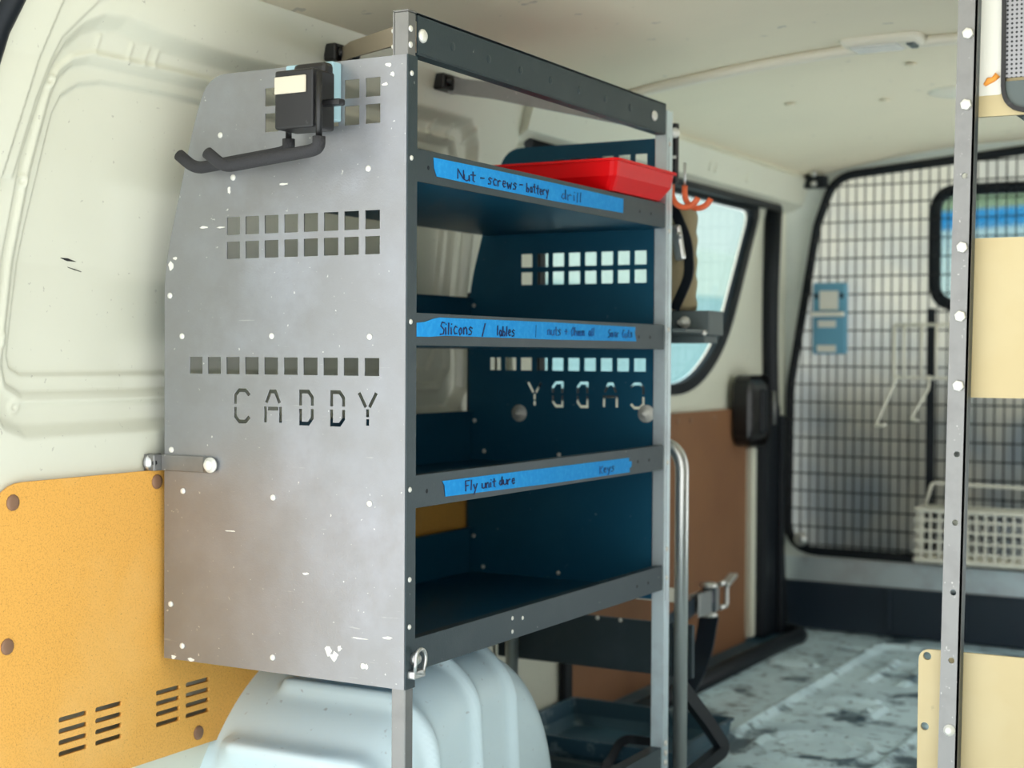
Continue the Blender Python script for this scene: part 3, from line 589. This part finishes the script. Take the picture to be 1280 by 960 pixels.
def write(tape, txt, y0, y1, z, hgt, material='ink', slope=0.0, r=.00095):
    wd = {'-': .6, '/': .3, 'l': .2, 'i': .2, ' ': .5, 'm': .7, 'w': .8}
    tot = sum(wd.get(c, .58)+.22 for c in txt); k = (y1-y0)/tot; b = MB(); cur = 0
    for c in txt:
        if c != ' ':
            jz = random.uniform(-.06, .06)*hgt
            for pl in F[c]:
                pts = [(SX1+.0024, y0+(cur+a)*k, z+jz+bb*hgt+slope*(cur*k)) for a, bb in pl]
                if len(pts) == 2: pts = [pts[0], tuple((Vector(pts[0])+Vector(pts[1]))/2), pts[1]]
                b.tube(pts, r, 5)
        cur += wd.get(c, .58)+.22
    return b.build('handwriting', material, tape)
def tape(pts, label, seg=1):
    t_ = plate('masking_tape', pts, [], 'yz', SX1+.0009, .0009, 'tape'); tag(t_, label, 'tape', 'blue tape labels on the shelf lips'); return t_
t1 = tape([(1.659, 1.0385), (1.661, 1.025), (1.667, 1.015), (1.80, 1.0135), (2.00, 1.013), (2.232, 1.0155), (2.233, 1.0385), (2.0, 1.0395), (1.8, 1.0395)], 'blue masking tape label on the top shelf beneath the red tray')
write(t1, 'Nut', 1.717, 1.767, 1.0175, .013); write(t1, '-', 1.776, 1.79, 1.020, .012)
write(t1, 'screws', 1.797, 1.880, 1.0185, .014); write(t1, '-', 1.886, 1.898, 1.022, .012); write(t1, 'battery', 1.906, 1.976, 1.0185, .013); write(t1, 'drill', 2.014, 2.086, 1.018, .015, 'ink2')
t2 = tape([(1.6205, .825), (1.64, .8265), (1.660, .831), (1.675, .833), (2.0, .8335), (2.283, .832), (2.281, .822), (2.287, .8085), (2.0, .808), (1.69, .8095), (1.65, .8075), (1.6205, .8075)], 'blue masking tape label with a notched left end on the second shelf down')
write(t2, 'Silicons', 1.675, 1.760, .8115, .016); write(t2, '/', 1.783, 1.80, .812, .014); write(t2, 'lables', 1.824, 1.876, .8115, .014)
write(t2, 'l', 1.935, 1.945, .811, .018, 'ink2', r=.0005); write(t2, 'nuts + Ohmm all', 1.973, 2.131, .8145, .013, 'ink2'); write(t2, 'Smar Cuts', 2.178, 2.272, .8145, .012, 'ink2')
t3 = tape([(1.684, .6195), (1.690, .613), (1.692, .5985), (2.0, .5945), (2.265, .5935), (2.264, .600), (2.272, .603), (2.272, .611), (2.262, .612), (2.262, .6175), (2.0, .6185)], 'blue masking tape label on the third shelf down, above the empty lowest shelf')
write(t3, 'Fly', 1.741, 1.776, .6015, .014); write(t3, 'unit', 1.785, 1.825, .602, .012); write(t3, 'dure', 1.832, 1.880, .6025, .012); write(t3, 'Keys', 2.151, 2.208, .599, .012, 'ink2')

# ---- red tray in the top shelf
def traybox(x0, x1, y0, y1, z0, z1, fl, th):
    b = bmesh.new()
    def loop(dx, z): return [b.verts.new((x, y, z)) for x, y in rpoly(rect(x0+dx, x1-dx, y0+dx, y1-dx), .012, 3)]
    L = [loop(fl, z0), loop(fl*.2, z0+(z1-z0)*.45), loop(0, z1-.004), loop(-.004, z1-.004), loop(-.004, z1), loop(th, z1), loop(fl*.2+th, z0+(z1-z0)*.45), loop(fl+th, z0+th)]
    for A, B in zip(L, L[1:]):
        for k in range(len(A)): b.faces.new((A[k], A[(k+1) % len(A)], B[(k+1) % len(A)], B[k]))
    b.faces.new(L[0][::-1]); b.faces.new(L[-1]); bmesh.ops.recalc_face_normals(b, faces=b.faces[:]); me = bpy.data.meshes.new('tray'); b.to_mesh(me); b.free(); return me
me = traybox(-1.275, -1.028, 2.165, 2.398, 1.0475, 1.096, .018, .003)
rt = link('storage_tray', me, 'red'); tag(rt, 'red plastic tray overhanging the top shelf lip', 'tray')

# ---- orange hook on the far post
t = thing('utility_hook', 'double orange vinyl hook hanging from a black strap on the far post', 'hook', (-1.045, 2.47, 1.04))
b = MB(); b.box(-1.066, -1.046, 2.446, 2.456, 1.085, 1.19, .003); b.build('strap', 'blackp', t)
b = MB(); b.lathe((-1.050, 2.445, 1.172), (.3, -1, 0), [(.009, 0), (.009, .005), (.005, .009), (0, .010)], 12); b.box(-1.064, -1.048, 2.443, 2.446, 1.128, 1.133); b.build('bolt', 'zinc', t)
for dx, dy in ((0, .005), (.014, .03)):
    arc = [(-1.062+dx, 2.455+dy, 1.085), (-1.062+dx, 2.455+dy, 1.072)]+[(-1.036+dx-.026*math.cos(a), 2.455+dy, 1.072-.028*math.sin(a)) for a in np.linspace(.3, math.pi*.86, 12)]
    b = MB(); b.tube([(-1.062+dx, 2.455+dy, 1.125), arc[0]], .0025, 8); rod = b.build('wire_stem', 'chrome', t)
    b = MB(); b.tube(arc, .0052, 10); b.build('vinyl_hook', 'orange', rod)

# ---- grey bracket box with canvas roll and ratchet
t = thing('bracket_box', 'slate grey steel bracket box with a wing nut behind the far post', 'bracket', (-1.07, 2.55, .805))
b = MB(); b.box(-1.20, -1.018, 2.53, 2.60, .822, .866, .002); b.build('body', 'greybox', t)
b = MB(); b.box(-1.20, -1.028, 2.445, 2.53, .826, .832); b.box(-1.20, -1.03, 2.54, 2.60, .808, .822, .002); b.build('mounting_flange', 'greybox', t)
b = MB(); b.lathe((-1.064, 2.53, .845), (0, -1, 0), [(.011, 0), (.011, .004), (.006, .006), (.006, .012), (0, .013)], 12); b.box(-1.075, -1.053, 2.518, 2.523, .841, .849, .002); b.build('wing_nut', 'zinc', t)
rivet(t, (-1.026, 2.53, .826), (0, -1, 0), .005, .004, 'bolt')
t = thing('canvas_roll', 'tan canvas roll standing on the grey bracket box, bound with a black strap', 'roll', (-1.10, 2.57, .866))
b = MB(); pr = [(.001, .0)]+[(.036+.002*math.sin(k*2.1), .002+.182*k/14) for k in range(15)]+[(.030, .190), (0, .194)]
b.lathe((-1.098, 2.572, .866), (0, 0, 1), pr, 22); b.build('roll', 'tan', t)
b = MB(); b.tube(fillet([(-1.105, 2.53, 1.062), (-1.085, 2.525, 1.05), (-1.064, 2.54, .99), (-1.060, 2.54, .93), (-1.085, 2.53, .868)], .02), 1, flat=(.018, .004)); b.build('strap', 'black', t)
b = MB(); b.box(-1.085, -1.064, 2.514, 2.526, .955, 1.02, .006, rot=Matrix.Rotation(math.radians(-10), 3, 'Y')); b.lathe((-1.069, 2.514, 1.0), (0, -1, 0), [(.006, 0), (.006, .003), (0, .004)], 10); b.build('buckle', 'chrome', t)

# ---- hand truck standing behind the far post
t = thing('hand_truck', 'chrome tube hand trolley with black folding foot behind the far post', 'trolley', (-1.15, 2.55, 0))
b = MB(); b.tube(fillet([(-1.055, 2.50, .03), (-1.055, 2.50, .628), (-1.40, 2.50, .628), (-1.40, 2.50, .03)], .05, 10), .0125, 14); b.build('tube_frame', 'chrome', t)
b = MB(); b.box(-1.40, -1.055, 2.494, 2.506, .345, .37, .003); b.build('crossbar', 'trimw', t)
b = MB(); b.tube(fillet([(-1.06, 2.515, .19), (-1.05, 2.60, .12), (-1.035, 2.665, .05), (-1.06, 2.55, .02)], .015), 1, flat=(.026, .016)); b.build('folding_foot', 'black', t)
b = MB(); b.box(-1.41, -1.045, 2.485, 2.515, .008, .034, .004); b.build('toe_bar', 'steel_dark', t)
b = MB(); b.box(-1.452, -1.045, 2.535, 2.543, .203, .300, .003)
sp_ = b.build('steel_plate', 'steel_dark'); tag(sp_, 'dark scuffed steel plate spanning under the lowest shelf', 'plate')
for x in (-1.30, -1.207, -1.16, -1.05): rivet(sp_, (x-.03, 2.535, .2965), (0, -1, 0), .004, .003, 'screw')

# ---- ratchet strap
t = thing('ratchet_strap', 'chrome ratchet buckle on a navy strap in front of the brown board', 'strap', (-1.3, 3.2, .2))
X = -1.285
b = MB(); b.box(X-.012, X-.008, 3.12, 3.27, .208, .256, .001); b.box(X+.008, X+.012, 3.12, 3.24, .206, .258, .001); b.build('buckle_plate', 'chrome', t)
b = MB(); b.tube([(X, 3.205, .198), (X, 3.205, .266)], .016, 14); b.build('spool', 'vinyl', t)
for zz in (.196, .262): b = MB(); b.lathe((X, 3.205, zz), (0, 0, 1), [(.02, 0), (.022, .004), (.018, .01), (0, .011)], 12); b.build('gear', 'chrome', t)
b = MB(); b.tube(fillet([(X, 3.27, .205), (X, 3.315, .205), (X, 3.315, .26), (X, 3.27, .26)], .008), .006, 8); b.box(X-.01, X+.012, 3.30, 3.36, .258, .268, .003, rot=Matrix.Rotation(math.radians(18), 3, 'X')); b.build('handle', 'chrome', t)
b = MB(); b.tube(fillet([(X, 3.21, .2), (X-.02, 3.22, .10), (X-.05, 3.19, .02)], .05), 1, flat=(.005, .045)); b.build('webbing', 'vinyl', t)
b = MB(); b.tube([(X, 3.12, .232), (X+.04, 2.85, .225)], 1, flat=(.04, .003)); b.build('webbing', 'vinyl', t)

# ---- black tray on the floor under the far end of the shelves, with a loose strap
me = traybox(-1.45, -1.09, 2.545, 2.855, .006, .062, .02, .006)
tr_ = link('rubber_tray', me, 'tray'); tag(tr_, 'dusty black rubber tray on the floor behind the wheel arch', 'tray')
b = MB(); b.tube(fillet([(-1.135, 2.60, .06), (-1.155, 2.55, .075), (-1.185, 2.53, .078), (-1.19, 2.50, .046), (-1.19, 2.472, .04), (-1.185, 2.44, .006), (-1.21, 2.40, .006)], .02), 1, flat=(.016, .004)); tag(b.build('tie_strap', 'black'), 'loose black tie strap over the rubber tray edge', 'strap')

# ---- door pull handle
t = thing('door_handle', 'large black moulded door pull beside the side window', 'handle', (-1.45, 3.88, .53))
b = MB(); b.box(-1.455, -1.405, 3.775, 3.955, .545, .735, .045, 4); b.build('grip_body', 'blackp', t)
b = MB(); b.box(-1.425, -1.396, 3.86, 3.91, .575, .70, .012, 3); b.build('lever', 'black', t)
b = MB(); b.tube([(-1.40, 3.95, .69), (-1.40, 3.955, .60)], .006, 8); b.build('edge_trim', 'steel_tube', t)

# ================================================================== PANELLED RACK ON THE RIGHT
rk = thing('panelled_rack', 'right hand rack of cream boards bolted to a tall drilled steel post', 'rack', (-.2, 1.81, 0))
def pxl(z): return -.4355+.0156*z          # leaning left edge of the post
PWD = .0225
outl = [(pxl(0), 0.0), (pxl(0)+PWD, 0.0), (pxl(1.33)+PWD, 1.33), (pxl(1.33), 1.33)]
hl = [circ(pxl(z)+.0125, z, .0036, 12) for z in (.996, .672, .592, .51, .43, .26, .18)]
ps = plate('post', outl, hl, 'xz', 1.797, .003, 'steel_tube', rk)
b = MB(); b.box(pxl(.66)+PWD-.003, pxl(.66)+PWD, 1.797, 1.815, 0.0, 1.33, rot=Matrix.Rotation(math.atan(.0156), 3, 'Y')); b.build('post_flange', 'steel_dark', rk)
for z in (1.16, 1.078, .913, .833, .752):
    b = MB(); x = pxl(z)+.0125; b.lathe((x, 1.797, z), (0, -1, 0), [(.0066, 0), (.0066, .0045), (.0055, .0055), (0, .0055)], 6); b.build('hex_bolt', 'zinc', ps)
b = MB(); x = pxl(.348)+.0125; b.lathe((x, 1.797, .348), (0, -1, 0), [(.0068, 0), (.0068, .0015), (.0052, .002), (.0052, .005), (.0025, .007), (0, .0072)], 18); b.build('washer_bolt', 'zinc', ps)
plate('board', rpoly([(-.461, .02), (.06, .02), (.06, .440), (-.4595, .4365)], [0, 0, 0, .014], 5), [circ(-.4495, .4285, .005), circ(-.4515, .344, .005)], 'xz', 1.8165, .006, 'cream', rk)
plate('board', rect(-.421, .06, .738, .9245), [], 'xz', 1.8165, .006, 'cream', rk)
plate('board', rpoly([(-.420, 1.066), (.06, 1.063), (.06, 1.31), (-.420, 1.31)], 0), [], 'xz', 1.8165, .006, 'cream', rk)
b = MB(); b.box(.03, .055, 1.80, 1.8165, 0, 1.30); b.build('post', 'steel_tube', rk)
for z in (.30, .80, 1.10): b = MB(); b.box(-.40, .05, 1.823, 2.60, z, z+.02, .002); b.build('shelf', 'steel_dark', rk)
pp = plate('paper_sticker', rpoly(rect(-.401, -.371, 1.09, 1.28), .003), [], 'xz', 1.8155, .001, 'white'); tag(pp, 'white paper sticker with an orange smear on the upper cream board', 'sticker')
b = MB(); b.tube([(-.390, 1.8152, 1.102), (-.385, 1.8152, 1.107), (-.380, 1.8152, 1.108), (-.375, 1.8152, 1.113)], [.002, .0042, .0032, .004], 8); 
o = b.build('orange_smear', 'smudge', pp)
gr = thing('vent_grille', 'grey perforated grille in a black rounded frame on the upper cream board', 'grille', (-.28, 1.81, 1.067))
fo = rpoly([(-.370, 1.067), (.02, 1.064), (.02, 1.30), (-.370, 1.30)], [.032, 0, 0, 0], 8); fi = rpoly([(-.3655, 1.0715), (.015, 1.069), (.015, 1.295), (-.3655, 1.295)], [.029, 0, 0, 0], 8)
plate('frame', fo, [fi], 'xz', 1.8075, .0085, 'blackp', gr)
plate('perforated_sheet', rect(-.3655, .015, 1.108, 1.295), [], 'xz', 1.8115, .003, 'perf', gr)
plate('lower_panel', rpoly([(-.3655, 1.0715), (.015, 1.069), (.015, 1.104), (-.3655, 1.104)], [.029, 0, 0, 0], 8), [], 'xz', 1.8115, .003, 'greybox', gr)

# ================================================================== OUTSIDE
b = MB(); b.box(-40, 40, -40, 40, -.80, -.75); gd = b.build('ground', 'concrete'); struct(gd, 'pale concrete ground outside the van')
t = thing('garage', 'pale blue garage door under a white band, seen through the side window', 'building', (-8, 14, -.75))
b = MB(); b.box(-8.3, -8, 7, 24, -.75, 1.62); b.build('garage_door', 'outblue', t)
b = MB(); b.box(-8.3, -7.95, 7, 24, 1.62, 2.25); b.build('fascia', 'outwhite', t)
t = thing('shade_awning', 'bright blue awning above a white wall, seen through the barrier window', 'awning', (-2, 14, -.75))
b = MB(); b.box(-4.6, 2.5, 14, 14.2, -.75, 2.03); b.build('wall', 'outwhite', t)
b = MB(); b.box(-4.6, 2.5, 13.5, 14, 2.02, 2.14, rot=Matrix.Rotation(math.radians(-2), 3, 'Y')); b.build('canopy', 'awn', t)
def hedge(x0, x1, y0, y1, z1, label):
    bm = bmesh.new(); nx, ny = max(2, int((x1-x0)/.5)), max(2, int((y1-y0)/.5))
    bmesh.ops.create_icosphere(bm, subdivisions=5, radius=1)
    for v in bm.verts:
        n = v.co.copy(); r = 1+.10*math.sin(n.x*17+n.y*9)*math.sin(n.y*15+3)*math.sin(n.z*13)+random.uniform(-.03, .03)
        c = Vector((math.copysign(abs(n.x)**.5, n.x), math.copysign(abs(n.y)**.5, n.y), math.copysign(abs(n.z)**.5, n.z)))*r
        v.co = Vector(((x0+x1)/2+c.x*(x1-x0)/2, (y0+y1)/2+c.y*(y1-y0)/2, -.75+(z1+.75)*(.5+c.z*.5)))
    me = bpy.data.meshes.new('hedge'); bm.to_mesh(me); bm.free(); tag(link('hedge', me, 'leaf'), label, 'hedge')
hedge(-12.5, -10.5, 8, 26, 3.0, 'green hedge behind the pale blue garage door')
hedge(-5, 4, 16, 18, 3.4, 'green hedge behind the blue awning')
